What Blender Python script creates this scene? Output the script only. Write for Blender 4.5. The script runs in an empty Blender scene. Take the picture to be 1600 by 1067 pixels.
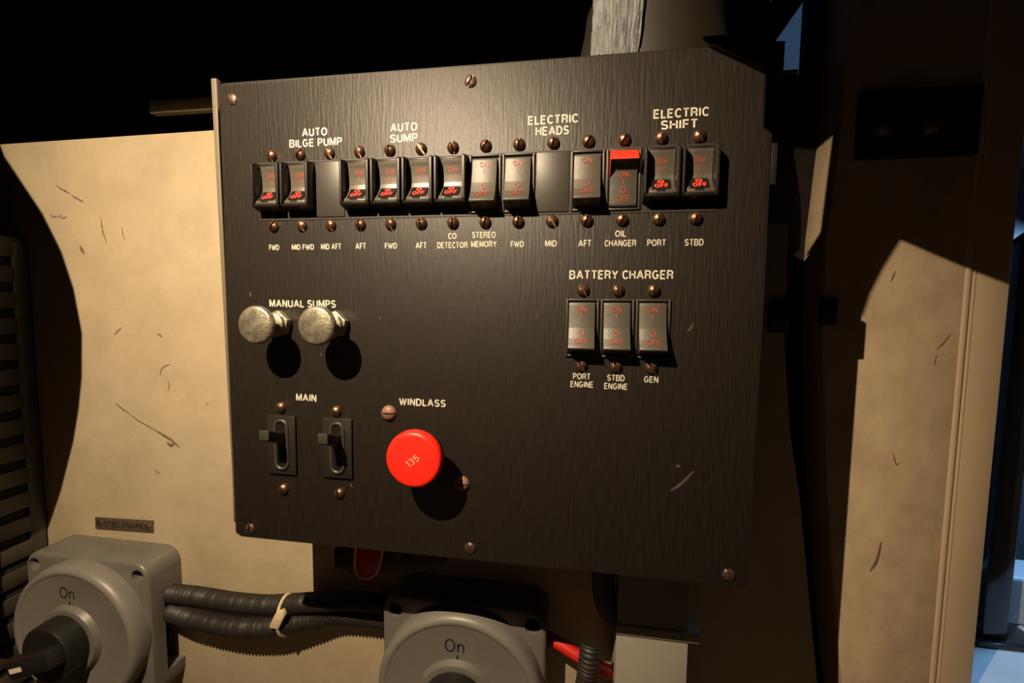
import bpy, bmesh, math, random
from mathutils import Vector, Matrix
random.seed(7)
# ------------------------------------------------------------------ units
# lengths are written in switch pitches (23 mm): x right, z up, y into the wall;
# the face of the switch panel is y = 0
U = 0.023
ZOFF = 1.5
def W(x, z, y): return Vector((x*U, y*U, z*U + ZOFF))
C = bpy.context.scene.collection
scene = bpy.context.scene

# ------------------------------------------------------------------ camera
cd = bpy.data.cameras.new('camera'); cam = bpy.data.objects.new('camera', cd); C.objects.link(cam)
cd.sensor_width = 36; cd.sensor_fit = 'HORIZONTAL'; cd.lens = 15.5086
cd.clip_start = 0.01; cd.clip_end = 50
def plane_dir(r): return Vector((r[0], r[2], -r[1]))
rx = plane_dir((0.98783, -0.01138, 0.15511))
fw = plane_dir((-0.15367, 0.07572, 0.98522)).normalized()
rx = (rx - fw*rx.dot(fw)).normalized(); up = rx.cross(fw)
m = Matrix((rx, up, -fw)).transposed().to_4x4(); m.translation = W(9.91, -4.774, -13.183)
cam.matrix_world = m
scene.camera = cam

# ------------------------------------------------------------------ light, sky, exposure
w = bpy.data.worlds.new('World'); scene.world = w; w.use_nodes = True
bg = w.node_tree.nodes['Background']; bg.inputs[0].default_value = (0.10, 0.20, 0.38, 1); bg.inputs[1].default_value = 0.28
ld = bpy.data.lights.new('work_lamp_light', 'SPOT'); ld.energy = 43; ld.spot_size = math.radians(152); ld.spot_blend = 1.0; ld.shadow_soft_size = 0.0016
ld.color = (1.0, 0.76, 0.49)
lo = bpy.data.objects.new('work_lamp_light', ld); C.objects.link(lo); lo.location = W(-1.12, 11.88, -17.68)
lo.rotation_euler = (W(-4, -24, 4) - lo.location).to_track_quat('-Z', 'Y').to_euler()
dl = bpy.data.lights.new('daylight', 'AREA'); dl.energy = 2.6; dl.size = 0.12; dl.color = (0.30, 0.60, 1.0)
do = bpy.data.objects.new('daylight', dl); C.objects.link(do); do.location = W(38.5, -1.5, 13.2)
do.rotation_euler = (W(31, -16, 14.2) - do.location).to_track_quat('-Z', 'Y').to_euler()
vs = scene.view_settings
vs.view_transform = 'Standard'; vs.look = 'None'; vs.gamma = 1; vs.use_curve_mapping = False
vs.exposure = 0.0

# ------------------------------------------------------------------ materials
def mat(name, col, rough=.5, metal=0., noise=0., nscale=(40, 40, 40), col2=None, bump=0., bscale=None, emit=None, estr=0., spec=.5, detail=5., coat=0.):
    mt = bpy.data.materials.new(name); mt.use_nodes = True
    nt = mt.node_tree; b = nt.nodes['Principled BSDF']
    b.inputs['Base Color'].default_value = (*col, 1); b.inputs['Roughness'].default_value = rough
    b.inputs['Metallic'].default_value = metal; b.inputs['Specular IOR Level'].default_value = spec
    if coat: b.inputs['Coat Weight'].default_value = coat; b.inputs['Coat Roughness'].default_value = .25
    if emit: b.inputs['Emission Color'].default_value = (*emit, 1); b.inputs['Emission Strength'].default_value = estr
    tc = nt.nodes.new('ShaderNodeTexCoord')
    def noi(sc, det):
        mp = nt.nodes.new('ShaderNodeMapping'); mp.inputs['Scale'].default_value = sc
        n = nt.nodes.new('ShaderNodeTexNoise'); n.inputs['Scale'].default_value = 1; n.inputs['Detail'].default_value = det
        n.inputs['Roughness'].default_value = .6
        nt.links.new(tc.outputs['Object'], mp.inputs[0]); nt.links.new(mp.outputs[0], n.inputs['Vector']); return n
    if noise:
        n = noi(nscale, detail); r = nt.nodes.new('ShaderNodeValToRGB')
        c2 = col2 or tuple(c*(1-noise) for c in col)
        r.color_ramp.elements[0].position = .35; r.color_ramp.elements[1].position = .65
        r.color_ramp.elements[0].color = (*c2, 1); r.color_ramp.elements[1].color = (*col, 1)
        nt.links.new(n.outputs[0], r.inputs[0]); nt.links.new(r.outputs[0], b.inputs['Base Color'])
    if bump:
        n = noi(bscale or nscale, detail); bp = nt.nodes.new('ShaderNodeBump'); bp.inputs['Strength'].default_value = bump
        bp.inputs['Distance'].default_value = .001
        nt.links.new(n.outputs[0], bp.inputs['Height']); nt.links.new(bp.outputs[0], b.inputs['Normal'])
    return mt
M = {}
M['panel'] = mat('panel_black_laminate', (.0145, .0107, .0075), .50, noise=.35, nscale=(500, 500, 60), bump=.42, bscale=(520, 520, 50), spec=.55)
M['strip'] = mat('edge_strip_paint', (.12, .10, .075), .55)
M['cream'] = mat('cream_painted_wall', (.45, .37, .25), .38, noise=.14, nscale=(22, 22, 22), bump=.45, bscale=(60, 60, 45), spec=.5)
M['creamR'] = mat('cream_padded_lining', (.53, .41, .275), .6, noise=.22, nscale=(30, 30, 22), bump=.9, bscale=(38, 38, 28), spec=.3)
M['jamb'] = mat('cream_smooth_jamb', (.53, .41, .275), .5, noise=.05, nscale=(30, 30, 10), spec=.35)
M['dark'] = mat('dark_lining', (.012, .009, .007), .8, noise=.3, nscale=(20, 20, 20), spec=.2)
M['room'] = mat('brown_cabin_lining', (.17, .125, .075), .7, noise=.2, nscale=(10, 10, 10), spec=.2)
M['beam'] = mat('dark_wood_beam', (.02, .013, .009), .7, noise=.4, nscale=(60, 60, 8), spec=.2)
M['scuff'] = mat('dark_scuff', (.21, .155, .095), .8, noise=.6, nscale=(400, 400, 400))
M['scratch'] = mat('pale_scratch', (.05, .045, .035), .7)
M['black'] = mat('black_plastic', (.016, .015, .013), .42, noise=.2, nscale=(200, 200, 200), spec=.5)
M['knob'] = mat('black_knob_plastic', (.009, .009, .008), .45, noise=.2, nscale=(200, 200, 200), spec=.4)
M['rocker'] = mat('rocker_plastic', (.062, .056, .045), .45, noise=.1, nscale=(300, 300, 60), bump=.12, bscale=(900, 900, 100), spec=.55)
M['guard'] = mat('guard_plastic', (.013, .012, .010), .38, noise=.1, nscale=(300, 300, 300))
M['bezel'] = mat('bezel_plastic', (.036, .032, .027), .45, noise=.1, nscale=(300, 300, 300))
M['guardrocker'] = mat('guarded_rocker_plastic', (.085, .074, .058), .40, noise=.15, nscale=(300, 300, 60), bump=.15, bscale=(900, 900, 100), spec=.8)
M['lens'] = mat('smoked_lens', (.012, .010, .010), .25, noise=.2, nscale=(300, 300, 300))
M['redglow'] = mat('lit_red_legend', (.9, .05, .03), .4, emit=(1, .045, .025), estr=.75)
M['redprint'] = mat('red_print', (.34, .05, .025), .5, noise=.3, nscale=(800, 800, 800))
M['redstripe'] = mat('red_stripe', (.85, .035, .012), .45)
M['redbtn'] = mat('red_button_plastic', (.90, .022, .012), .38, noise=.06, nscale=(90, 90, 90), spec=.4)
M['print'] = mat('cream_print', (.62, .58, .50), .6)
M['screw'] = mat('bronze_screw', (.25, .14, .09), .36, .85, noise=.5, nscale=(500, 500, 500), bump=.3)
M['screwdark'] = mat('tarnished_screw', (.15, .10, .085), .42, .7, noise=.5, nscale=(500, 500, 500), bump=.3)
M['screwpink'] = mat('painted_brown_screw', (.24, .12, .085), .5, noise=.3, nscale=(500, 500, 500))
M['steel'] = mat('worn_nickel', (.46, .42, .33), .38, .75, noise=.45, nscale=(160, 160, 160), bump=.5, bscale=(300, 300, 300), col2=(.22, .20, .15))
M['grey'] = mat('grey_isolator_plastic', (.125, .118, .104), .36, noise=.12, nscale=(60, 60, 60), spec=.5)
M['grey2'] = mat('grey_dial_plastic', (.15, .142, .125), .42, noise=.08, nscale=(60, 60, 60))
M['ink'] = mat('dark_ink', (.012, .011, .010), .6)
M['hole'] = mat('hole_black', (.004, .004, .004), .9)
M['conduit'] = mat('black_conduit', (.019, .016, .013), .55, noise=.3, nscale=(200, 200, 200))
M['tie'] = mat('cream_tie', (.62, .50, .32), .5, noise=.15, nscale=(300, 300, 300))
M['plate'] = mat('bronze_nameplate', (.11, .08, .05), .5, .2, noise=.4, nscale=(300, 300, 300))
M['red'] = mat('red_cable', (.55, .015, .012), .45, noise=.2, nscale=(200, 200, 200))
M['redtag'] = mat('red_tag', (.5, .02, .015), .4, noise=.2, nscale=(200, 200, 200))
M['redrim'] = mat('red_tag_rim', (.85, .36, .24), .4)
M['trunk'] = mat('white_trunking', (.27, .255, .22), .55, noise=.06, nscale=(40, 40, 40), bump=.05)
M['hose'] = mat('grey_hose', (.022, .018, .012), .55, noise=.25, nscale=(25, 25, 12), bump=.1)
M['cloth'] = mat('ribbed_cloth', (.27, .29, .30), .8, noise=.45, nscale=(420, 420, 60), bump=.8, bscale=(700, 700, 70))
M['vent'] = mat('vent_paint', (.055, .048, .033), .5, noise=.2, nscale=(40, 40, 40))
M['bluepaint'] = mat('pale_hull_paint', (.38, .42, .46), .45, noise=.15, nscale=(15, 15, 15))
M['darkblue'] = mat('dark_blue_hull', (.05, .06, .08), .5, noise=.2, nscale=(15, 15, 15))
M['post'] = mat('black_gloss_post', (.012, .013, .015), .14, noise=.1, nscale=(20, 20, 4))

WX0, WX1, WZ0, WZ1 = 17.9, 19.42, 5.72, 12.5
# ------------------------------------------------------------------ mesh helpers
ORG = {}
def link(o, org, parent=None):
    C.objects.link(o); ORG[o.name] = Vector(org)
    if parent is not None:
        o.parent = parent; p = ORG[parent.name]; d = Vector(org) - p
        o.location = (d.x*U, d.z*U, d.y*U)            # org is (x, z, y)
    else:
        o.location = W(*org)
    return o
def _loc(org, porg):
    return ((org[0]-porg[0])*U, (org[2]-porg[2])*U, (org[1]-porg[1])*U)
class MB:
    """collects geometry in units (x, z, y); build() links it as one mesh object"""
    def __init__(s): s.bm = bmesh.new()
    def v(s, x, z, y): return s.bm.verts.new((x, y, z))
    def prism(s, poly, y0, y1, bev=0., seg=2, front_only=False):
        """outline in x,z extruded from y0 (front) to y1 (back)"""
        a = [s.v(x, z, y0) for x, z in poly]; b = [s.v(x, z, y1) for x, z in poly]
        n = len(poly); fs = [s.bm.faces.new(a), s.bm.faces.new(b[::-1])]
        for i in range(n): fs.append(s.bm.faces.new((a[(i+1) % n], a[i], b[i], b[(i+1) % n])))
        bmesh.ops.recalc_face_normals(s.bm, faces=fs)
        if bev:
            es = list(fs[0].edges) if front_only else list({e for f in fs for e in f.edges})
            bmesh.ops.bevel(s.bm, geom=es, offset=bev, segments=seg, profile=.5, affect='EDGES', clamp_overlap=True)
        return s
    def box(s, x0, x1, z0, z1, y0, y1, bev=0., seg=2, front_only=False):
        return s.prism([(x0, z0), (x1, z0), (x1, z1), (x0, z1)], y0, y1, bev, seg, front_only)
    def side(s, prof, x0, x1, bev=0.):
        """profile in y,z extruded along x"""
        a = [s.v(x0, z, y) for y, z in prof]; b = [s.v(x1, z, y) for y, z in prof]
        n = len(prof); fs = [s.bm.faces.new(a), s.bm.faces.new(b[::-1])]
        for i in range(n): fs.append(s.bm.faces.new((a[(i+1) % n], a[i], b[i], b[(i+1) % n])))
        bmesh.ops.recalc_face_normals(s.bm, faces=fs)
        if bev: bmesh.ops.bevel(s.bm, geom=list({e for f in fs for e in f.edges}), offset=bev, segments=2, profile=.5, affect='EDGES', clamp_overlap=True)
        return s
    def lathe(s, prof, cx=0, cz=0, n=32, sx=1.):
        """prof: list of (radius, y) from front to back, turned about an axis along y"""
        rings = []; fs = []
        for r, y in prof:
            if r < 1e-6: rings.append([s.v(cx, cz, y)])
            else: rings.append([s.v(cx + sx*r*math.cos(2*math.pi*k/n), cz + r*math.sin(2*math.pi*k/n), y) for k in range(n)])
        for a, b in zip(rings, rings[1:]):
            for k in range(n):
                if len(a) == 1 and len(b) == 1: continue
                if len(a) == 1: fs.append(s.bm.faces.new((a[0], b[k], b[(k+1) % n])))
                elif len(b) == 1: fs.append(s.bm.faces.new((a[k], b[0], a[(k+1) % n])))
                else: fs.append(s.bm.faces.new((a[k], b[k], b[(k+1) % n], a[(k+1) % n])))
        bmesh.ops.recalc_face_normals(s.bm, faces=fs)
        return s
    def tube(s, path, rad, n=14, closed=False, cap=True):
        """path of (x, z, y); rad a number or a function of arc length"""
        P = [Vector((p[0], p[2], p[1])) for p in path]; L = 0; rings = []; N = len(P); fs = []
        up = Vector((0.13, .3, .94)).normalized()
        for i, p in enumerate(P):
            if i: L += (P[i]-P[i-1]).length
            if closed: t = P[(i+1) % N] - P[i-1]
            else: t = P[min(i+1, N-1)] - P[max(i-1, 0)]
            t.normalize(); u = (up - t*up.dot(t)).normalized(); up = u; vv = t.cross(u)
            r = rad(L) if callable(rad) else rad
            rings.append([s.bm.verts.new(p + r*(math.cos(2*math.pi*k/n)*u + math.sin(2*math.pi*k/n)*vv)) for k in range(n)])
        pr = list(zip(rings, rings[1:])) + ([(rings[-1], rings[0])] if closed else [])
        for a, b in pr:
            for k in range(n): fs.append(s.bm.faces.new((a[k], a[(k+1) % n], b[(k+1) % n], b[k])))
        if cap and not closed: fs += [s.bm.faces.new(rings[0][::-1]), s.bm.faces.new(rings[-1])]
        bmesh.ops.recalc_face_normals(s.bm, faces=fs)
        return s
    def mesh(s, name, material, org=(0, 0, 0), smooth=True):
        o = Vector((org[0], org[2], org[1]))
        for v in s.bm.verts: v.co = (v.co - o)*U
        me = bpy.data.meshes.new(name); s.bm.to_mesh(me); s.bm.free()
        me.materials.append(material)
        if smooth:
            me.polygons.foreach_set('use_smooth', [True]*len(me.polygons)); me.set_sharp_from_angle(angle=math.radians(38))
        return me
    def build(s, name, material, parent=None, org=None, smooth=True):
        if org is None: org = tuple(ORG[parent.name]) if parent is not None else (0, 0, 0)
        return place(s.mesh(name, material, org, smooth), name, parent, org)
def place(me, name, parent=None, org=(0, 0, 0)):
    o = bpy.data.objects.new(name, me); C.objects.link(o); ORG[o.name] = Vector(org)
    if parent is not None: o.parent = parent; o.location = _loc(org, ORG[parent.name])
    else: o.location = W(*org)
    return o
def thing(name, label, cat, org, group=None):
    o = bpy.data.objects.new(name, None); C.objects.link(o); ORG[o.name] = Vector(org); o.location = W(*org)
    o.empty_display_size = .01
    o['label'] = label; o['category'] = cat
    if group: o['group'] = group
    return o
def tag(o, label, cat, group=None):
    o['label'] = label; o['category'] = cat
    if group: o['group'] = group
    return o
def struct(o, label=None):
    o['kind'] = 'structure'
    if label: o['label'] = label
    return o
def spline(pts, step=.1):
    out = []; P = [Vector(p) for p in pts]; P = [2*P[0]-P[1]] + P + [2*P[-1]-P[-2]]
    for i in range(1, len(P)-2):
        n = max(2, int((P[i+1]-P[i]).length/step))
        for k in range(n):
            t = k/n; a, b, c, d = P[i-1:i+3]
            out.append(.5*((2*b) + (c-a)*t + (2*a-5*b+4*c-d)*t*t + (3*b-a-3*c+d)*t**3))
    out.append(P[-2]); return [tuple(p) for p in out]
def _arc(cx, cy, rx, ry, a0, a1, n=9):
    return [(cx+rx*math.cos(math.radians(a0+(a1-a0)*k/n)), cy+ry*math.sin(math.radians(a0+(a1-a0)*k/n))) for k in range(n+1)]
GLYPH = {   # stroke letters: (advance, strokes), cap height 1
 'A': (.74, [[(0, 0), (.35, 1), (.39, 1), (.74, 0)], [(.13, .32), (.61, .32)]]),
 'B': (.62, [[(.36, .53)] + _arc(.36, .765, .22, .235, -90, 90) + [(0, 1), (0, 0), (.36, 0)] + _arc(.36, .265, .26, .265, -90, 90) + [(0, .53)]]),
 'C': (.58, [_arc(.34, .5, .34, .5, 42, 318, 18)]),
 'D': (.64, [[(0, 0), (0, 1), (.28, 1)] + _arc(.28, .5, .36, .5, 90, -90, 14) + [(0, 0)]]),
 'E': (.54, [[(.54, 1), (0, 1), (0, 0), (.54, 0)], [(0, .52), (.48, .52)]]),
 'F': (.42, [[(.50, 1), (0, 1), (0, 0)], [(0, .50), (.44, .50)]]),
 'G': (.70, [_arc(.34, .5, .34, .5, 45, 330, 18) + [(.66, .46), (.40, .46)]]),
 'H': (.62, [[(0, 0), (0, 1)], [(.62, 0), (.62, 1)], [(0, .52), (.62, .52)]]),
 'I': (.02, [[(.01, 0), (.01, 1)]]),
 'L': (.42, [[(0, 1), (0, 0), (.48, 0)]]),
 'M': (.76, [[(0, 0), (0, 1), (.06, 1), (.38, .1), (.70, 1), (.76, 1), (.76, 0)]]),
 'N': (.62, [[(0, 0), (0, 1), (.05, 1), (.57, 0), (.62, 0), (.62, 1)]]),
 'O': (.74, [_arc(.37, .5, .37, .5, 90, 450, 24)]),
 'P': (.58, [[(0, 0), (0, 1), (.33, 1)] + _arc(.33, .735, .25, .265, 90, -90) + [(0, .47)]]),
 'R': (.62, [[(0, 0), (0, 1), (.35, 1)] + _arc(.35, .75, .25, .25, 90, -90) + [(0, .50)], [(.36, .5), (.54, .38), (.60, 0)]]),
 'S': (.58, [_arc(.29, .75, .27, .25, 25, 270, 12) + _arc(.29, .25, .29, .25, 90, -155, 12)]),
 'T': (.60, [[(0, 1), (.60, 1)], [(.30, 1), (.30, 0)]]),
 'U': (.60, [[(0, 1), (0, .3)] + _arc(.30, .3, .30, .3, 180, 360, 10) + [(.60, 1)]]),
 'W': (.98, [[(0, 1), (.24, 0), (.28, 0), (.49, .95), (.70, 0), (.74, 0), (.98, 1)]]),
 'Y': (.64, [[(0, 1), (.32, .44), (.64, 1)], [(.32, .44), (.32, 0)]]),
 '1': (.24, [[(0, .78), (.20, 1), (.20, 0)]]),
 '3': (.52, [_arc(.25, .76, .24, .24, 150, -90, 10) + _arc(.25, .26, .27, .26, 90, -150, 10)]),
 '5': (.52, [[(.48, 1), (.08, 1), (.04, .52)] + _arc(.25, .32, .27, .32, 120, -150, 12)]),
 'n': (.44, [[(0, .68), (0, 0)], [(0, .42)] + _arc(.22, .45, .22, .23, 170, 0, 8) + [(.44, 0)]]),
}
def text_mesh(s, width, height, th=.17):
    """flat lettering mesh centred on the origin, width x height units, made of mitred strokes"""
    polys = []; x = 0.
    for ch in s:
        if ch == ' ': x += .42; continue
        adv, strokes = GLYPH[ch]
        for st in strokes:
            P = [Vector(p) for p in st]; P = [p for i, p in enumerate(P) if i == 0 or (p-P[i-1]).length > 1e-4]
            closed = (P[0]-P[-1]).length < 1e-3; n = len(P); L = []; R_ = []
            for i, p in enumerate(P):
                a = (P[i]-P[i-1]).normalized() if i else ((P[0]-P[-2]).normalized() if closed else (P[1]-P[0]).normalized())
                c = (P[i+1]-P[i]).normalized() if i < n-1 else ((P[1]-P[0]).normalized() if closed else a)
                t = a+c; t = t.normalized() if t.length > 1e-3 else a
                q = Vector((-t.y, t.x)); k = th/2/max(.42, q.dot(Vector((-a.y, a.x))))
                L.append((x+p.x+q.x*k, p.y+q.y*k)); R_.append((x+p.x-q.x*k, p.y-q.y*k))
            for i in range(n-1): polys.append((R_[i], R_[i+1], L[i+1], L[i]))
        x += adv + th + .14
    xs = [p[0] for q in polys for p in q]; ys = [p[1] for q in polys for p in q]
    sx = width/(max(xs)-min(xs)); sy = height/(max(ys)-min(ys)); mx = (max(xs)+min(xs))/2; my = (max(ys)+min(ys))/2
    me = bpy.data.meshes.new('lettering')
    me.from_pydata([((p[0]-mx)*sx*U, 0, (p[1]-my)*sy*U) for q in polys for p in q], [], [tuple(range(4*i, 4*i+4)) for i in range(len(polys))])
    return me
def lettering(s, x, z, y, width, height, material, parent, bold=.17, label=None, name='lettering', rot=0.):
    me = text_mesh(s, width, height, bold); me.materials.append(material)
    o = place(me, name, parent, (x, z, y)); o.rotation_euler.y = -rot
    if label: o['label'] = label
    return o
def ribbon(pts, wid, y, name, material, parent, label=None):
    """a thin scratch or scuff: a tapering strip a hair proud of its surface"""
    b = MB(); P = [Vector(p) for p in pts]; top = []; bot = []; n = len(P)
    for i, p in enumerate(P):
        t = (P[min(i+1, n-1)]-P[max(i-1, 0)]).normalized(); q = Vector((-t.y, t.x))
        w_ = wid*(.25 + .75*math.sin(math.pi*(i+.35)/(n-.3)))/2*random.uniform(.8, 1.2)
        top.append(p+q*w_); bot.append(p-q*w_)
    b.prism([tuple(p) for p in top] + [tuple(p) for p in bot[::-1]], y, y+.012)
    org = (P[0].x, P[0].y, y)
    return b.build(name, material, parent, org, smooth=False)

# ================================================================== SETTING
# back wall: its right edge follows the hull curve; cream board ending at z = 3.05
wall = MB().prism([(-24, -27), (-24, 2.93), (-6, 3.07), (12.6, 3.1), (12.6, -27)], 5, 6.0, .04).prism([(12.5, -27), (12.5, -1.3), (17.92, -1.3), (18.04, -6.17), (18.44, -9.76), (18.97, -12.5), (19.71, -17.88), (20.45, -22.95), (21.19, -28.22)], 6, 6.35, .04).build('wall_back', M['cream'])
struct(wall)
for pts, wd in [([(-15.35, .90), (-15.1, .72), (-14.89, .63), (-14.6, .48)], .09), ([(-14.5, .40), (-14.2, .24), (-13.83, .06)], .10),
                ([(-15.81, -.52), (-15.6, -.62), (-15.45, -.56)], .10), ([(-15.4, -.66), (-15.2, -.54), (-15.1, -.68), (-14.88, -.62)], .10),
                ([(-12.9, -.69), (-12.88, -1.0), (-12.84, -1.35), (-12.66, -1.9)], .07), ([(-11.75, -1.16), (-11.72, -1.5), (-11.62, -1.78)], .05),
                ([(-14.2, -2.0), (-14.1, -2.2), (-13.98, -2.4)], .16), ([(-10.05, -8.2), (-10.0, -7.95), (-9.82, -7.78), (-9.49, -7.64)], .07),
                ([(-9.66, -8.45), (-9.56, -8.65), (-9.66, -8.95)], .05), ([(-7.62, -9.40), (-7.56, -9.55), (-7.47, -9.40)], .05),
                ([(-12.69, -9.67), (-12.3, -9.95), (-11.98, -10.12)], .10), ([(-12.0, -10.12), (-11.4, -10.5), (-10.92, -10.71), (-10.5, -10.92)], .07),
                ([(-10.5, -10.9), (-10.04, -11.13), (-9.6, -11.36), (-9.17, -11.68)], .13), ([(-9.85, -11.5), (-9.65, -11.62), (-9.45, -11.58)], .2),
                ([(-12.5, -6.3), (-12.3, -6.1), (-12.1, -5.95)], .08), ([(-10.1, -6.2), (-9.95, -6.25), (-9.85, -6.35)], .1), ([(-10.6, -12.9), (-10.5, -13.0), (-10.35, -13.1)], .07)]:
    ribbon(pts, wd, 4.992, 'scuff_mark', M['scuff'], wall)
# deep dark space above and behind the board
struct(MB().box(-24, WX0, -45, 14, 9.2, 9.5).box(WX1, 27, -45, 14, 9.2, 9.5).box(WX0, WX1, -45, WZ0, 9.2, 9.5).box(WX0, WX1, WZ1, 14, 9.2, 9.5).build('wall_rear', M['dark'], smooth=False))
wf = MB()
for a in ((WX0-.15, WX0, WZ0-.15, WZ1+.15), (WX1, WX1+.15, WZ0-.15, WZ1+.15), (WX0, WX1, WZ0-.15, WZ0), (WX0, WX1, WZ1, WZ1+.15)): wf.box(a[0], a[1], a[2], a[3], 9.0, 9.22, .03)
win = wf.build('window_1', M['dark'], None, (WX0, WZ0, 9.1)); struct(win)
gl = bpy.data.materials.new('window_glass'); gl.use_nodes = True; g_ = gl.node_tree.nodes['Principled BSDF']; g_.inputs['Transmission Weight'].default_value = 1; g_.inputs['Roughness'].default_value = .02; g_.inputs['IOR'].default_value = 1.1
MB().box(WX0, WX1, WZ0, WZ1, 9.33, 9.37).build('pane', gl, win, smooth=False)
MB().box(WX0, WX1, WZ0, WZ0+.5, 9.5, 10.4, .05).build('window_sill', M['bluepaint'], win)
trim = MB().box(-10.6, -2.5, 4.25, 4.85, 5.6, 6.0, .05).build('trim_1', M['cream']); struct(trim)
# left side wall
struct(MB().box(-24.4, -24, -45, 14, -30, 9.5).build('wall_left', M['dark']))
# right wall, a lining whose left edge follows the hull, with a return into the gap
wr = MB().prism([(25.2, -27), (25.2, 14), (20.35, 14), (20.2, 2.5), (19.97, -1.5), (19.97, -4), (20.05, -6.3), (20.45, -10.7), (20.9, -15), (21.46, -19.3), (22.2, -24), (22.6, -27)], 7.3, 9.25, .12, 3).build('wall_right', M['creamR']); struct(wr)
for pts, wd in [([(22.6, -3.1), (22.54, -3.3), (22.47, -3.5)], .07), ([(24.8, -5.6), (24.6, -5.95), (24.34, -6.27)], .07), ([(24.34, -6.5), (24.28, -6.93)], .06),
                ([(23.06, -10.7), (23.12, -11.0), (23.21, -11.2), (23.36, -11.08)], .05), ([(22.85, -14.6), (22.8, -15.1), (22.7, -15.6), (22.5, -15.95)], .13)]:
    ribbon(pts, wd, 7.292, 'scuff_mark', M['scuff'], wr)
struct(MB().tube([(25.24, 14, 7.42), (25.24, -27, 7.42)], .17, 12).tube([(25.5, 14, 7.44), (25.5, -27, 7.44)], .12, 12).build('trim_2', M['jamb']))
struct(MB().prism([(25.55, -27), (26.72, -27), (26.72, 14), (25.55, 14)], 7.32, 8.3, .06).build('trim_3', M['jamb']))
# dark rail with two bolts on the upper right wall
tr = MB().box(20.75, 24.95, 1.38, 4.0, 6.95, 7.3, .05).build('trim_4', M['beam']); struct(tr)
for x in (21.5, 23.2): MB().lathe([(0, 6.62), (.22, 6.66), (.36, 6.8), (.4, 6.96)], x, 2.55, 16).build('bolt', M['screwdark'], tr, (x, 2.55, 6.8))
# room shell around the viewer, and unseen panels added to shape the lamp's shadows
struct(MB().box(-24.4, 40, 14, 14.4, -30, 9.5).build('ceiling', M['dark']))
struct(MB().box(-24.4, 40, -45.4, -45, -30, 9.5).build('floor', M['room']))
struct(MB().box(-24.4, 40, -45, 14, -30.4, -30).build('wall_front', M['room']))
struct(MB().box(40, 40.4, -45, 14, -30, 9.5).build('wall_side', M['room']))
arc = [(-24, 12), (-10.6, 8.2), (-10.12, 6.91), (-9.06, 5.45), (-8.55, 4.48), (-8.24, 3.52), (-8.07, 2.39), (-8.16, 1.23), (-8.32, .4), (-8.55, -.48), (-9.07, -1.9), (-9.45, -2.72), (-10.6, -5), (-12.6, -8), (-17, -12), (-24, -14)]
struct(MB().prism(arc, -6, -5.8).build('shadow_caster_left', M['dark']))  # unseen panel, added to cast the curved shadow at the far left
struct(MB().box(-24, 40, 8.05, 14, -6, -5.6).build('shadow_caster_top', M['beam']))  # unseen panel, added to cut the lamp's light off overhead
caster_outline = [(40, 8.05), (7.1, 8.05), (7.4, 7.92), (8.2, 7.78), (8.79, 7.58), (8.68, 5.72), (8.25, 5.6), (9.46, 4.94), (9.47, 4.0), (9.57, 4.42), (9.76, 4.92), (10.03, 5.46), (11.2, 4.91), (11.9, 4.62), (14, 3.6), (40, 3.6)]
struct(MB().prism(caster_outline, -6, -5.8).build('shadow_caster_right', M['dark']))  # unseen panel, its outline shaped to cast the upper right shadow edges

# ================================================================== SWITCH PANEL
panel = thing('switch_panel', 'black laminate electrical switch panel with rows of rocker switches and white lettering', 'control panel', (6.5, -12.8, 0))
def add(mb, name, material, org=None, parent=panel, label=None, smooth=True):
    o = mb.build(name, material, parent, org, smooth)
    if label: o['label'] = label
    return o
face = MB().prism([(-1.84, -12.70), (-1.62, -12.83), (14.75, -12.83), (14.89, -12.7), (14.89, 2.2), (14.75, 2.36), (-1.7, 2.36), (-1.84, 2.25)], 0, .14, .035, 2)
add(face, 'face_plate', M['panel'])
add(MB().prism([(-2.02, -12.4), (-1.2, -12.4), (-1.2, 2.2), (-2.02, 2.2)], .16, .3), 'backing_plate', M['black'])
add(MB().prism([(-1.88, -12.3), (-1.84, -12.3), (-1.945, 2.54), (-2.14, 2.54)], .03, .28, .01), 'edge_strip', M['strip'], label='thin lighter strip along the left edge of the panel')
for a in [(-1.0, 14.0, -12.0, -11.7), (-1.0, 14.0, 1.3, 1.6)]: add(MB().box(a[0], a[1], a[2], a[3], .15, 4.98), 'box_side', M['black'])
for a in [(-1.0, -.7), (13.7, 14.0)]: add(MB().box(a[0], a[1], -11.7, 1.3, .15, 4.98), 'box_side', M['black'])
add(MB().box(14.86, 15.05, -1.35, -.25, .02, .14, .03), 'latch_tongue', M['black'])
for pts, wd in [([(12.62, -10.08), (12.8, -9.95), (12.97, -9.78), (13.12, -9.6), (13.24, -9.45)], .09), ([(12.9, -5.4), (13.0, -5.28), (13.08, -5.14)], .06),
                ([(10.12, 1.85), (10.16, 2.0), (10.22, 2.15)], .03), ([(12.75, -9.35), (12.85, -9.3)], .12), ([(-.95, -4.35), (-.93, -4.5)], .07), ([(1.55, -6.3), (1.57, -6.42)], .06), ([(2.52, -10.62), (2.55, -10.72)], .07), ([(3.6, -5.1), (3.63, -5.18)], .05), ([(8.6, -4.9), (8.63, -5.05)], .04)]:
    ribbon(pts, wd, -.004, 'scratch', M['scratch'], panel)

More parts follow.
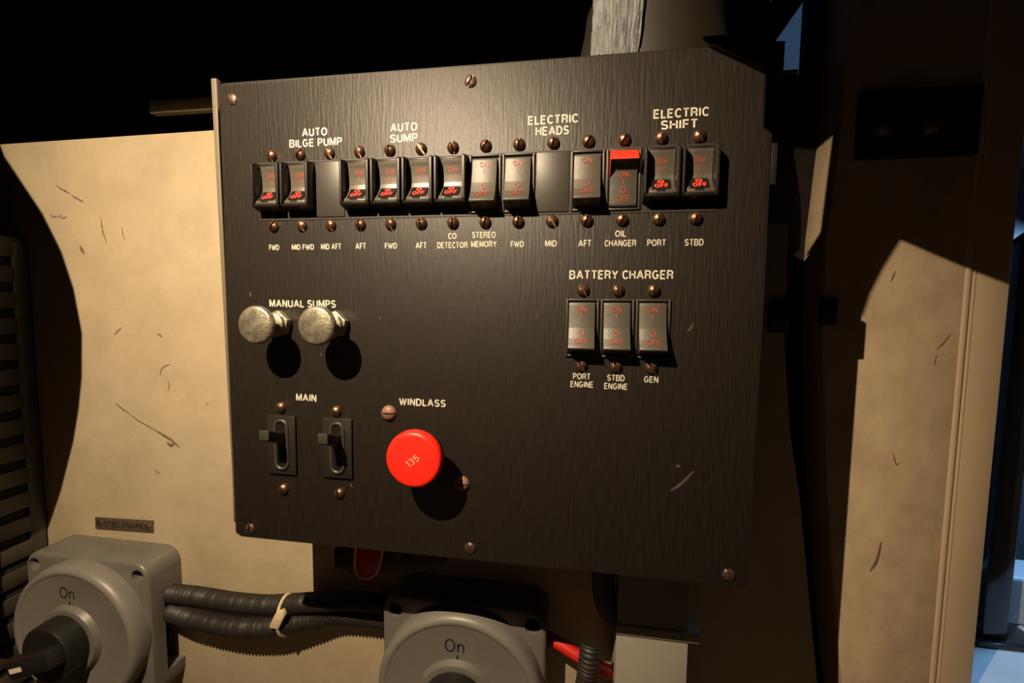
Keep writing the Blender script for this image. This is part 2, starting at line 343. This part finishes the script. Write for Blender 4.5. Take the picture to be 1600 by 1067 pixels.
# slotted dome screws: one mesh, copied
def screw_mesh(name, r, h, material, slot=.055):
    b = MB(); n = 10
    for sgn in (1, -1):
        rows = []
        for j in range(6):
            a = j/5*math.pi/2; rr = r*math.sin(a); y = -h*math.cos(a)
            row = []
            for k in range(n+1):
                t = math.pi*k/n; x = rr*math.cos(t); z = max(rr*math.sin(t), slot/2*min(1, 1))
                row.append(b.v(x, sgn*z, y))
            rows.append(row)
        fs = []
        for r0, r1 in zip(rows, rows[1:]):
            for k in range(n): fs.append(b.bm.faces.new((r0[k], r0[k+1], r1[k+1], r1[k])))
        lo = [b.v(v.co.x, sgn*slot/2, -.02) for v in (rows[-1][0], rows[-1][-1])]
        edge = [r_[0] for r_ in rows] ; edge2 = [r_[-1] for r_ in rows]
        fs.append(b.bm.faces.new(edge2 + edge[::-1][:-1] if False else [lo[1]] + edge2[::-1] + edge[1:] + [lo[0]]))
        bmesh.ops.remove_doubles(b.bm, verts=list({v for r_ in rows for v in r_}), dist=1e-5)
    b.lathe([(0, -.02), (r*.97, -.02), (r*.97, 0)], n=18)
    bmesh.ops.recalc_face_normals(b.bm, faces=b.bm.faces)
    return b.mesh(name, material, (0, 0, 0))
sm = screw_mesh('screw', .185, .15, M['screw']); sm_dark = screw_mesh('screw', .19, .08, M['screwdark']); sm_pink = screw_mesh('screw', .25, .16, M['screwpink'], .06)
def screw(x, z, me=sm, ang=None, y=0.):
    o = place(me, 'screw', panel, (x, z, y)); o.rotation_euler.y = random.uniform(-2.2, -.9) if ang is None else ang
    return o
for i in range(14): screw(i, 0); screw(i, -2.222)
for i in range(3): screw(9.944+i, -4.225); screw(9.944+i, -6.447)
for x, z in [(.07, -8.17), (.08, -10.97), (2.06, -8.21), (2.12, -10.97)]: screw(x, z)
for x, z in [(-1.35, 1.83), (6.53, 1.87), (-1.26, -12.5), (6.58, -12.43), (14.34, -12.47)]: screw(x, z, sm_dark)
for x, z in [(3.88, -8.18), (6.3, -10.33)]: screw(x, z, sm_pink, 0.02)

# ---- rocker switches (parts with their own pieces), drawn about x = 0 and z of the upper screw = 0
def frame_mb(x0, x1, z0, z1, t, y0, y1, bev=.02):
    b = MB()
    b.box(x0, x0+t, z0, z1, y0, y1, bev).box(x1-t, x1, z0, z1, y0, y1, bev)
    b.box(x0+t, x1-t, z1-t, z1, y0, y1, bev).box(x0+t, x1-t, z0, z0+t, y0, y1, bev)
    return b
gm = MB()                                                     # guarded switch: tall open box
gm.side([(-.05, -.26), (-.39, -.33), (-.42, -.38), (-.42, -1.58), (-.38, -1.68), (-.02, -1.78), (-.01, -1.78), (-.01, -.26)], -.465, -.405, .015)
gm.side([(-.05, -.26), (-.39, -.33), (-.42, -.38), (-.42, -1.58), (-.38, -1.68), (-.02, -1.78), (-.01, -1.78), (-.01, -.26)], .385, .465, .015)
gm.side([(-.05, -.26), (-.10, -.30), (-.10, -.36), (-.01, -.36)], -.405, .385, .012)
gm.side([(-.01, -1.62), (-.40, -1.60), (-.38, -1.68), (-.02, -1.78)], -.405, .385, .012)
guard_me = gm.mesh('rocker_switch', M['guard'])
prof = [(-.06, -.36), (-.15, -.37), (-.10, -.52), (-.06, -.80), (-.05, -1.02), (-.08, -1.18), (-.20, -1.36), (-.36, -1.50), (-.405, -1.54), (-.40, -1.60), (-.02, -1.60), (-.02, -.36)]
guard_rocker = MB().side(prof, -.335, .38, .012).mesh('rocker', M['guardrocker'])
guard_lens = MB().side([(-.105, -1.16), (-.352, -1.475), (-.31, -1.49), (-.08, -1.2)], -.25, .25).mesh('lens', M['lens'])
slot_me = MB().box(-.14, .10, -1.555, -1.50, -.415, -.39, .01).mesh('finger_notch', M['hole'])
bez_me = frame_mb(-.475, .475, -1.96, -.26, .06, -.07, -.005).mesh('rocker_switch', M['bezel'])
pB = [(-.05, -.36), (-.08, -.42), (-.13, -.75), (-.20, -1.10), (-.32, -1.40), (-.455, -1.60), (-.50, -1.67), (-.48, -1.71), (-.02, -1.86), (-.02, -.36)]
rock_off = MB().side(pB, -.39, .36, .02).mesh('rocker', M['rocker'])
pC = [(-.10, -.33), (-.43, -.62), (-.435, -.66), (-.26, -.71), (-.15, -.90), (-.115, -1.3), (-.10, -1.80), (-.08, -1.86), (-.02, -1.86), (-.02, -.33)]
rock_on = MB().side(pC, -.38, .37, .012).mesh('rocker', M['rocker'])
stripe_me = MB().side([(-.115, -.325), (-.452, -.615), (-.452, -.665), (-.41, -.66), (-.11, -.35)], -.385, .375).mesh('red_stripe', M['redstripe'])
stripe_side = MB().side([(-.442, -.63), (-.16, -1.05), (-.10, -1.05), (-.10, -.34)], -.388, -.378).mesh('red_side', M['redstripe'])
blank_me = MB().box(-.475, .475, -1.96, -.26, -.035, -.003, .015).mesh('blank_plate', M['bezel'])
tON = text_mesh('ON', .28, .16); tI = text_mesh('I', .035, .15); tO = text_mesh('O', .16, .18); tOFF = text_mesh('OFF', .38, .17)
for t in (tON, tI, tO, tOFF): t.materials.append(M['redprint'])
gO = text_mesh('O', .19, .13, .3); gOFF = text_mesh('OFF', .36, .16, .26)
for t in (gO, gOFF): t.materials.append(M['redglow'])
def sub(me, name, parent, dx, dz, dy, tilt=0.):
    o = bpy.data.objects.new(name, me); C.objects.link(o); o.parent = parent
    o.location = (dx*U, dy*U, dz*U); o.rotation_euler.x = -tilt
    return o
def sw_guard(x, z, word):
    s = place(guard_me, 'rocker_switch', panel, (x, z, 0)); s['label'] = 'guarded rocker switch with glowing red legend, ' + word
    sub(guard_rocker, 'rocker', s, 0, 0, 0); sub(guard_lens, 'lens', s, 0, 0, -.006)
    sub(slot_me, 'finger_notch', s, 0, 0, 0)
    sub(tON, 'legend', s, .02, -.66, -.085, math.radians(-7)); sub(tI, 'legend', s, .02, -.86, -.064, math.radians(-4))
    sub(gO, 'lit_legend', s, 0, -1.238, -.188, math.radians(38)); sub(gOFF, 'lit_legend', s, 0, -1.372, -.293, math.radians(38))
def sw_flat(x, z, word):
    s = place(bez_me, 'rocker_switch', panel, (x, z, 0)); s['label'] = 'plain black rocker switch pressed in at the top, ' + word
    sub(rock_off, 'rocker', s, 0, 0, 0)
    sub(tON, 'legend', s, -.02, -.56, -.116, math.radians(8.6)); sub(tI, 'legend', s, -.02, -.75, -.143, math.radians(10))
    sub(tO, 'legend', s, -.02, -1.24, -.272, math.radians(21.8)); sub(tOFF, 'legend', s, -.02, -1.47, -.384, math.radians(34.3))
for i, wd in [(0, 'first of the row above FWD'), (1, 'above MID FWD'), (3, 'above AFT under AUTO SUMP'), (4, 'above FWD under AUTO SUMP'), (5, 'above AFT beside CO DETECTOR'), (6, 'above CO DETECTOR'), (12, 'above PORT'), (13, 'above STBD')]:
    sw_guard(i, 0, wd)
for i, wd in [(7, 'above STEREO MEMORY'), (8, 'above FWD under ELECTRIC HEADS'), (10, 'above AFT under ELECTRIC HEADS')]: sw_flat(i, 0, wd)
for i, wd in [(0, 'above PORT ENGINE'), (1, 'above STBD ENGINE'), (2, 'above GEN')]: sw_flat(9.944+i, -4.225, wd)
s = place(bez_me, 'rocker_switch', panel, (11, 0, 0)); s['label'] = 'rocker switch with a bright red top edge above OIL CHANGER'
sub(rock_on, 'rocker', s, 0, 0, 0); sub(stripe_me, 'red_stripe', s, 0, 0, 0); sub(stripe_side, 'red_side', s, 0, 0, 0)
sub(tON, 'legend', s, 0, -1.0, -.152, math.radians(-5)); sub(tI, 'legend', s, 0, -1.18, -.135, math.radians(-5))
sub(tO, 'legend', s, 0, -1.42, -.122, math.radians(-2)); sub(tOFF, 'legend', s, 0, -1.65, -.116, math.radians(-2))
for i in (2, 9): place(blank_me, 'blank_plate', panel, (i, 0, 0))
add(MB().box(-.5, 13.5, -2.03, -1.985, -.02, -.002), 'lower_rail', M['bezel'])
add(MB().box(-.5, 13.5, -.25, -.205, -.02, -.002), 'upper_rail', M['bezel'])

# ---- lettering
def word(sx, x, z, wd, h, lab=None, bold=.19):
    lettering(sx, x, z, -.006, wd, h, M['print'], panel, bold, label='cream printed word ' + (lab or sx))
word('AUTO', 1.5, .67, .86, .25); word('BILGE PUMP', 1.52, .345, 1.80, .25)
word('AUTO', 4.45, .67, .86, .25); word('SUMP', 4.45, .345, .88, .25)
word('ELECTRIC', 8.97, .66, 1.44, .25); word('HEADS', 8.96, .345, .96, .25)
word('ELECTRIC', 12.5, .65, 1.46, .25); word('SHIFT', 12.46, .345, .96, .25)
for sx, x, z, wd in [('FWD', -.02, -2.89, .36), ('MID FWD', 1.0, -2.89, .78), ('MID AFT', 1.98, -2.89, .68), ('AFT', 2.99, -2.88, .34), ('FWD', 4, -2.88, .40), ('AFT', 4.98, -2.88, .34),
                     ('CO', 5.98, -2.61, .26), ('DETECTOR', 5.98, -2.885, .95), ('STEREO', 6.96, -2.59, .72), ('MEMORY', 6.96, -2.865, .78), ('FWD', 7.98, -2.87, .40), ('MID', 8.98, -2.87, .34), ('AFT', 9.96, -2.87, .36),
                     ('OIL', 10.97, -2.61, .30), ('CHANGER', 10.97, -2.88, .88), ('PORT', 11.97, -2.88, .50), ('STBD', 12.99, -2.88, .50)]:
    word(sx, x, z, wd, .185, bold=.17)
word('BATTERY CHARGER', 11.0, -3.78, 2.92, .26)
for sx, x, z, wd in [('PORT', 9.96, -6.78, .50), ('ENGINE', 9.97, -7.02, .66), ('STBD', 10.96, -6.79, .50), ('ENGINE', 10.96, -7.04, .66), ('GEN', 11.96, -6.80, .40)]:
    word(sx, x, z, wd, .185, bold=.17)
word('MANUAL SUMPS', .93, -4.715, 2.36, .25); word('MAIN', .99, -7.81, .73, .25); word('WINDLASS', 5.0, -7.78, 1.54, .25)

# ---- pull knobs
def pull_knob(x, z, side):
    base = MB(); r = .46
    base.prism([(x+r*math.cos(math.pi/3*k+.3), z+r*math.sin(math.pi/3*k+.3)) for k in range(6)], -.26, 0, .03)
    b = add(base, 'pull_knob', M['steel'], (x, z, 0), label=side+' round worn metal pull knob under MANUAL SUMPS')
    MB().lathe([(0, -.44), (.30, -.44), (.36, -.40), (.36, -.26)], x, z, 24).build('collar', M['steel'], b, (x, z, -.26))
    MB().lathe([(.16, -1.0), (.16, -.44)], x, z, 16).build('shaft', M['steel'], b, (x, z, -.44))
    MB().lathe([(0, -1.20), (.50, -1.19), (.56, -1.16), (.59, -1.10), (.59, -1.00), (.55, -.95), (.16, -.93)], x, z, 40).build('knob_head', M['steel'], b, (x, z, -1.1))
pull_knob(.125, -5.38, 'left'); pull_knob(2.13, -5.37, 'right')
# ---- toggle switches
def stadium(cx, cz, hw, hl, n=10):
    P = []
    for k in range(n+1): a = math.pi*k/n; P.append((cx+hw*math.cos(a), cz+hl-hw+hw*math.sin(a)))
    for k in range(n+1): a = math.pi+math.pi*k/n; P.append((cx+hw*math.cos(a), cz-hl+hw+hw*math.sin(a)))
    return P
def toggle(x, z, side):
    b = add(MB().box(x-.52, x+.52, z-1.0, z+1.0, -.09, 0, .025), 'toggle_switch', M['black'], (x, z, 0), label=side+' black toggle switch in a tall plate under MAIN')
    st = stadium(x+.02, z+.02, .22, .82)
    MB().tube([(p[0], p[1], -.10) for p in st], .055, 8, closed=True).build('slot_rim', M['bezel'], b, (x, z, -.1))
    MB().prism(stadium(x+.02, z+.02, .19, .79), -.105, -.085).build('slot_floor', M['lens'], b, (x, z, -.1), smooth=False)
    lv = MB(); secs = [(-.09, .02, .13, .20), (-.45, .16, .15, .17), (-.80, .30, .17, .18), (-.92, .35, .17, .17)]; rings = []
    for y, dz, hw, hh in secs: rings.append([lv.v(x+.02+sx*hw, z+.22+dz+sz*hh, y) for sx, sz in ((-1, -1), (1, -1), (1, 1), (-1, 1))])
    for a, c in zip(rings, rings[1:]):
        for k in range(4): lv.bm.faces.new((a[k], a[(k+1) % 4], c[(k+1) % 4], c[k]))
    lv.bm.faces.new(rings[0]); lv.bm.faces.new(rings[-1]); bmesh.ops.recalc_face_normals(lv.bm, faces=lv.bm.faces)
    bmesh.ops.bevel(lv.bm, geom=list(lv.bm.edges), offset=.03, segments=2, affect='EDGES', profile=.5)
    lv.build('lever', M['bezel'], b, (x, z, -.5))
toggle(.09, -9.44, 'left'); toggle(2.10, -9.43, 'right')
# ---- red windlass button
rb = add(MB().lathe([(0, -.30), (.42, -.30), (.50, -.24), (.50, 0)], 5.14, -9.25, 32), 'push_button', M['black'], (5.14, -9.25, 0), label='large red mushroom push button below WINDLASS')
MB().lathe([(.26, -.80), (.26, -.30)], 5.14, -9.25, 20).build('stem', M['black'], rb, (5.14, -9.25, -.3))
MB().lathe([(0, -1.21), (.70, -1.205), (.78, -1.19), (.84, -1.13), (.86, -1.04), (.86, -.92), (.82, -.84), (.26, -.80)], 5.14, -9.25, 56).build('button_cap', M['redbtn'], rb, (5.14, -9.25, -1))
lettering('135', 5.14, -9.25, -1.216, .42, .22, M['redrim'], rb, .15, name='cap_number', rot=math.radians(38))

# ================================================================== ISOLATORS
def isolator(x, z, label, knob_rot):
    t = thing('battery_isolator', label, 'switch', (x, z-3.4, 5), None)
    hw, ht, hb = 3.42, 3.45, 3.4
    P = []
    for cx, cz, a0 in ((hw-.75, ht-.75, 0), (-hw+.75, ht-.75, 90), (-hw+.75, -hb+.75, 180), (hw-.75, -hb+.75, 270)):
        for k in range(7): a = math.radians(a0+15*k); P.append((x+cx+.75*math.cos(a), z+cz+.75*math.sin(a)))
    body = MB().prism(P, 3.3, 5, .16, 3, True).build('body', M['grey'], t, (x, z, 4))
    # cable entries cut through both sides at the back, and the fixing holes
    cut = MB(); cut.box(x+hw-.9, x+hw+.6, z-2.3, z+1.25, 4.05, 5.6); cut.box(x-hw-.6, x-hw+.9, z-2.3, z+1.25, 4.05, 5.6)
    for sx in (-1, 1):
        for sz in (-1, 1): cut.lathe([(0, 2.9), (.32, 2.9), (.32, 4.0), (0, 4.0)], x+sx*(hw-.55), z+sz*(ht-.62), 20)
    co = cut.build('cutter', M['grey'], None, (x, z, 4), smooth=False)
    md = body.modifiers.new('cut', 'BOOLEAN'); md.operation = 'DIFFERENCE'; md.object = co; md.solver = 'EXACT'
    dg = bpy.context.evaluated_depsgraph_get(); me = bpy.data.meshes.new_from_object(body.evaluated_get(dg))
    body.modifiers.clear(); body.data = me; cm = co.data; bpy.data.objects.remove(co); bpy.data.meshes.remove(cm)
    me.polygons.foreach_set('use_smooth', [True]*len(me.polygons)); me.set_sharp_from_angle(angle=math.radians(35))
    for sx in (-1, 1):
        for sz in (-1, 1): MB().lathe([(0, 3.97), (.28, 3.97), (.28, 3.99)], x+sx*(hw-.55), z+sz*(ht-.62), 16).build('screw_recess', M['hole'], t, (x+sx*(hw-.55), z+sz*(ht-.62), 3.98))
    for sx in (-1, 1): MB().box(x+sx*(hw-.92)-.02, x+sx*(hw-.92)+.02, z-2.25, z+1.2, 4.08, 4.98).build('entry_shade', M['hole'], t, (x+sx*(hw-.92), z, 4.5), smooth=False)  # black sheet stands in for the shade inside each side cut
    MB().lathe([(0, 2.62), (2.95, 2.62), (3.0, 2.60), (3.08, 2.55), (3.2, 2.56), (3.33, 2.68), (3.40, 2.90), (3.40, 3.32)], x, z, 72).build('dial', M['grey2'], t, (x, z, 3))
    MB().lathe([(1.20, 2.40), (1.30, 2.36), (1.5, 2.40), (1.62, 2.63)], x, z, 48).build('hub_ring', M['grey'], t, (x, z, 2.6))
    k = MB().lathe([(0, 1.55), (1.18, 1.55), (1.26, 1.62), (1.3, 2.0), (1.28, 2.62)], x, z, 40).build('knob', M['knob'], t, (x, z, 2))
    c_, s_ = math.cos(knob_rot), math.sin(knob_rot)
    bar = [(x+c_*u-s_*v, z+s_*u+c_*v) for u, v in ((-1.15, -.40), (1.15, -.40), (1.24, 0), (1.15, .40), (-1.15, .40))]
    MB().prism(bar, .95, 1.6, .10).build('grip', M['knob'], k, (x, z, 1.3))
    mk = [(x+c_*u-s_*v, z+s_*u+c_*v) for u, v in ((.35, -.10), (1.0, -.10), (1.0, .10), (.35, .10))]
    MB().prism(mk, .935, .96).build('pointer_mark', M['print'], k, (x, z, .95), smooth=False)
    lettering('On', x-.12, z+2.16, 2.612,   .80, .55, M['ink'], t, .13, label='dark printed word On')
    tick = MB().box(x-.03, x+.03, z+1.62, z+1.78, 2.60, 2.615).build('tick_mark', M['ink'], t, (x, z+1.7, 2.61), smooth=False)
    return t
isolator(-12.8, -20.1, 'grey rotary isolator box marked On below the small engine nameplate', math.radians(200))
isolator(5.42, -20.15, 'grey rotary isolator box marked On below the middle of the switch panel', math.radians(80))

# ================================================================== CABLES UNDER THE PANEL
def ribbed(L): return .40 + .035*math.sin(2*math.pi*L/.17)
for pts, lab in [([(-9.9, -18.75, 4.45), (-9.2, -18.72, 4.4), (-7.84, -18.62, 4.3), (-5.82, -18.60, 4.2), (-4.2, -18.5, 4.15), (-3.0, -18.28, 4.1), (-1.4, -18.0, 4.1), (.2, -17.8, 4.15), (1.6, -17.85, 4.3), (2.6, -17.95, 4.5)], 'upper black corrugated conduit between the two grey isolator boxes'),
                 ([(-9.9, -19.6, 4.4), (-9.2, -19.6, 4.3), (-7.9, -19.5, 4.0), (-5.87, -19.6, 3.95), (-4.2, -19.45, 3.95), (-3.1, -19.2, 4.0), (-1.9, -19.0, 4.25), (-.8, -18.85, 4.5), (.5, -18.8, 4.55), (1.7, -18.8, 4.55), (2.6, -18.85, 4.55)], 'lower black corrugated conduit sagging between the two grey isolator boxes')]:
    o = MB().tube(spline(pts, .034), ribbed, 12).build('corrugated_conduit', M['conduit'], None, (-9.6, -19, 4.2)); tag(o, lab, 'conduit', None)
tie = thing('cable_tie', 'cream cable tie strapped around the two black conduits', 'cable tie', (-3.05, -19.6, 4.0))
MB().tube([(-3.0+.05*math.sin(a), -18.78+.92*math.cos(a), 4.05+.56*math.sin(a)) for a in [2*math.pi*k/28 for k in range(28)]], .07, 8, closed=True).build('strap', M['tie'], tie, (-3.0, -18.8, 4))
MB().prism([(-3.42, -18.98), (-2.95, -19.02), (-2.62, -18.35), (-2.75, -18.1), (-3.1, -18.3)], 3.40, 3.66, .06).build('tie_head', M['tie'], tie, (-3.0, -18.5, 3.5))
# nameplate
npl = thing('engine_nameplate', 'small dark bronze engraved nameplate reading STBD ENGINE on the cream wall', 'nameplate', (-12.55, -16.15, 4.99))
MB().prism([(-14.24, -16.2), (-10.85, -16.1), (-10.81, -15.49), (-14.24, -15.60)], 4.93, 5.0, .02).build('plate', M['plate'], npl, (-12.5, -15.85, 4.95))
lettering('STBD ENGINE', -12.52, -15.85, 4.922, 2.35, .30, M['ink'], npl, .17, rot=math.radians(2))
for x in (-13.95, -11.12): MB().lathe([(0, 4.86), (.14, 4.88), (.2, 4.93)], x, -15.86, 14).build('screw', M['screw'], npl, (x, -15.86, 4.9))
# red tag hanging just under the panel edge
tg = thing('red_tag', 'dark red plastic loop tag hanging under the bottom edge of the panel', 'tag', (1.5, -15.9, 3))
sh = [(1.05, -14.4), (.98, -15.2), (1.0, -15.55), (1.15, -15.8), (1.45, -15.88), (1.75, -15.75), (2.0, -15.4), (2.25, -14.4)]
MB().prism(sh, 2.98, 3.08, .02).build('tongue', M['redtag'], tg, (1.5, -15.3, 3))
MB().tube(spline([(x, z, 2.98) for x, z in sh], .08), .055, 8).build('rim', M['redrim'], tg, (1.5, -15.3, 3))
o = MB().prism([(-.35, -15.0), (-.35, -15.95), (.6, -16.12), (3.0, -15.95), (4.6, -15.3), (4.6, -14.6)], 3.5, 4.4, .12, 3).build('cable_gland', M['black'], None, (2, -15.5, 4))
tag(o, 'black tapered cable gland behind the red tag under the panel', 'cable')
# right of the middle isolator
o = MB().tube(spline([(8.4, -18.4, 4.4), (9.2, -18.55, 4.2), (10.2, -18.9, 4.0), (11.2, -19.25, 3.9), (12.2, -19.5, 4.0)], .1), .26, 12).build('red_cable', M['red'], None, (9, -18.6, 4.2)); tag(o, 'bright red cable running right from the middle isolator', 'cable')
o = MB().tube(spline([(10.55, -17.4, 2.9), (10.5, -17.9, 2.75), (10.4, -18.9, 2.7), (10.2, -20.2, 2.7), (10.1, -22, 2.8)], .034), lambda L: .38+.02*math.sin(2*math.pi*L/.15), 14).build('black_hose', M['conduit'], None, (10.4, -19, 2.7)); tag(o, 'upright black ribbed hose end left of the white trunking', 'hose')
o = MB().tube(spline([(10.9, -13.8, 3.3), (10.95, -15.0, 3.3), (11.1, -16.0, 3.35), (11.6, -17.0, 3.6), (12.4, -17.7, 4.0)], .12), .42, 14).build('black_cable', M['conduit'], None, (11, -15, 3.4)); tag(o, 'thick black cable dropping behind the panel edge beside the white trunking', 'cable')
tk = thing('cable_trunking', 'pale grey rectangular cable trunking standing below the lower right of the panel', 'trunking', (12.9, -27, 4))
MB().box(11.5, 14.08, -27, -13.9, 3.0, 5, .05).build('channel', M['trunk'], tk, (12.9, -20, 4))
MB().box(11.46, 14.45, -16.95, -16.55, 2.93, 5, .04).build('joint_collar', M['trunk'], tk, (12.9, -17, 4))
# red hose behind the left isolator
o = MB().tube(spline([(-16.75, -15.5, 2.0), (-16.7, -17.2, 1.9), (-16.7, -18.4, 1.9), (-16.75, -20.5, 2.2)], .15), .28, 12).build('red_hose', M['red'], None, (-16.7, -18, 2)); tag(o, 'short red hose left of the left isolator box', 'hose')

# ================================================================== LOUVRED VENT ON THE LEFT WALL
vt = thing('louvred_cabinet', 'dark cabinet with a louvred side of long slots at the far left', 'cabinet', (-20, -26.5, 0))
x1 = -17.22
MB().box(-23.9, -17.40, -26.5, -1.6, -5, 4.98, .04).build('cabinet_body', M['vent'], vt, (-20, -14, 0))
MB().box(-17.38, x1, -26, -1.85, 4.25, 4.9, .04).build('frame_stile', M['vent'], vt, (-17.3, -10, 4.6))
MB().box(-17.38, x1, -26, -1.85, -4.4, -3.8, .04).build('frame_stile', M['vent'], vt, (-17.3, -10, -4))
n = 0; zz = -2.2
slat_me = MB().side([(-4.0, -.40), (4.4, -.40), (4.4, .40), (-4.0, .40)], -.14, .0, .05).mesh('slat', M['vent'])
while zz > -25.6:
    place(slat_me, 'slat', vt, (x1, zz, 0)); zz -= 1.24
MB().box(-17.395, -17.375, -25.8, -1.9, -4.0, 4.5).build('vent_backing', M['hole'], vt, (-17.39, -14, 0), smooth=False)

# ================================================================== TOP: HOSE, CLOTH, STRAP, WINDOW, PADS
def ell(t, cx, rx, ry, cy): return (cx + rx*math.cos(t), cy + ry*math.sin(t))
hs = thing('grey_hose', 'thick grey hose wrapped with cloth rising behind the top edge of the panel', 'hose', (12.1, 1.7, 3))
b = MB(); rings = []
for z_, rx_, ry_ in [(1.7, 2.65, 1.7), (2.6, 2.62, 1.68), (3.3, 2.56, 1.66), (4.0, 2.42, 1.62), (4.6, 2.30, 1.6), (5.2, 2.24, 1.58), (9, 2.24, 1.58), (13.9, 2.24, 1.58)]:
    rings.append([b.v(12.1+rx_*math.cos(2*math.pi*k/56), z_, 3.1+ry_*math.sin(2*math.pi*k/56)) for k in range(56)])
for a, c in zip(rings, rings[1:]):
    for k in range(56): b.bm.faces.new((a[k], a[(k+1) % 56], c[(k+1) % 56], c[k]))
b.bm.faces.new(rings[0]); b.bm.faces.new(rings[-1]); bmesh.ops.recalc_face_normals(b.bm, faces=b.bm.faces)
b.build('hose_body', M['hose'], hs, (12.1, 5, 3))
b = MB(); rings = []; rnd = [random.uniform(-.03, .05) for _ in range(90)]; NZ = 26
for j in range(NZ):
    z_ = 1.9 + j*.16; row = []
    for k in range(60):
        t0 = 221 - 9*max(0, min(1, (z_-3.2)/2)); t = math.radians(t0 + k*(256-t0)/59 + (min(z_, 7)-3.3)*1.6*(k/59) - .6*(3.3-min(z_, 3.3)))
        rr = 1.035 + .5*rnd[k + j//3] + .018*math.sin(k*2.1+.3*j) + .02*math.sin(k*.45+j*.12)
        rx_ = 2.62 - .30*max(0, min(1, (z_-2.6)/2.4)); row.append(b.v(12.1+rx_*rr*math.cos(t), z_, 3.1+1.66*rr*math.sin(t)))
    rings.append(row)
for a, c in zip(rings, rings[1:]):
    for k in range(59): b.bm.faces.new((a[k], a[k+1], c[k+1], c[k]))
bmesh.ops.recalc_face_normals(b.bm, faces=b.bm.faces)
bmesh.ops.solidify(b.bm, geom=list(b.bm.faces), thickness=.03)
b.build('cloth_wrap', M['cloth'], hs, (11, 4, 1.6))['label'] = 'pale grey ribbed cloth wrap lit by the lamp'
st = MB().prism([(12.95, 2.55), (13.25, 2.28), (13.9, 1.95), (14.9, 1.38), (15.02, 1.38), (15.02, 2.28), (14.78, 2.28), (15.5, 3.36), (16.4, 4.7), (15.5, 4.7), (14.67, 3.38), (14.1, 2.55)], -.16, -.01, .04).build('strap_bracket', M['hole'], None, (14.5, 2, -.1))
tag(st, 'black strap bracket covering the upper right corner of the panel', 'bracket')
for x0, x1_, z0, z1, y0, y1, lab in [(17.34, 18.09, -5.65, -4.27, 5.75, 6.0, 'black clip pad on the back wall edge right of the panel'), (19.8, 20.45, -5.36, -4.22, 7.06, 7.32, 'black clip pad on the right wall edge across the dark gap')]:
    tag(MB().box(x0, x1_, z0, z1, y0, y1, .05).build('clip_pad', M['black'], None, ((x0+x1_)/2, z0, y1)), lab, 'clip')
# ================================================================== OUTSIDE THE DOORWAY
struct(MB().box(26.74, 60, -23, -21.2, 6.5, 20).build('floor_outside', M['bluepaint']))
struct(MB().box(26.72, 60, 3.5, 3.8, 9.5, 17.4).build('sky_blocker', M['darkblue']))  # slab added to keep the blue sky light out of the cabin
struct(MB().box(26, 60, -21.2, 3.8, 17, 17.4).build('wall_outside', M['darkblue']))
po = thing('black_post', 'glossy black square post standing on a base plate beyond the doorway', 'post', (30.55, -21.2, 11.5))
MB().box(30.0, 31.1, -20.9, -1.5, 11, 12, .08, 3).build('shaft', M['post'], po, (30.5, -20, 11.5))
MB().box(29.6, 32.6, -21.19, -20.9, 10.7, 12.6, .06).build('base_plate', M['post'], po, (30.5, -21, 11.5))
MB().tube([(30.2, -1.6, 11.4), (30.6, -1.25, 11.4), (31.4, -1.1, 11.4), (34, -1.0, 11.4)], .35, 12).build('top_rail', M['post'], po, (30.5, -1.5, 11.5))
fr = MB().box(31.6, 32.6, -21.1, -.5, 15.1, 15.6, .05).build('pale_strip', M['bluepaint'], None, (32.1, -21.1, 15.3)); tag(fr, 'narrow blue painted strip upright behind the black post', 'strip')
lk = MB().box(28, 31.3, -21.19, -11.35, 13, 15, .15, 3).build('tall_locker', M['bluepaint'], None, (30, -21.2, 14)); tag(lk, 'blue locker with rounded top edge behind the black post', 'locker')
lk = MB().box(27.5, 30.9, -21.19, -18.1, 12.2, 12.9, .2, 3).build('low_locker', M['bluepaint'], None, (30, -21.2, 12.5)); tag(lk, 'low pale blue step locker left of the foot of the black post', 'locker')
lk = MB().box(32.0, 40, -21.19, -18.6, 12.8, 15, .2, 3).build('low_locker', M['bluepaint'], None, (36, -21.2, 13.5)); tag(lk, 'low blue locker right of the foot of the black post', 'locker')
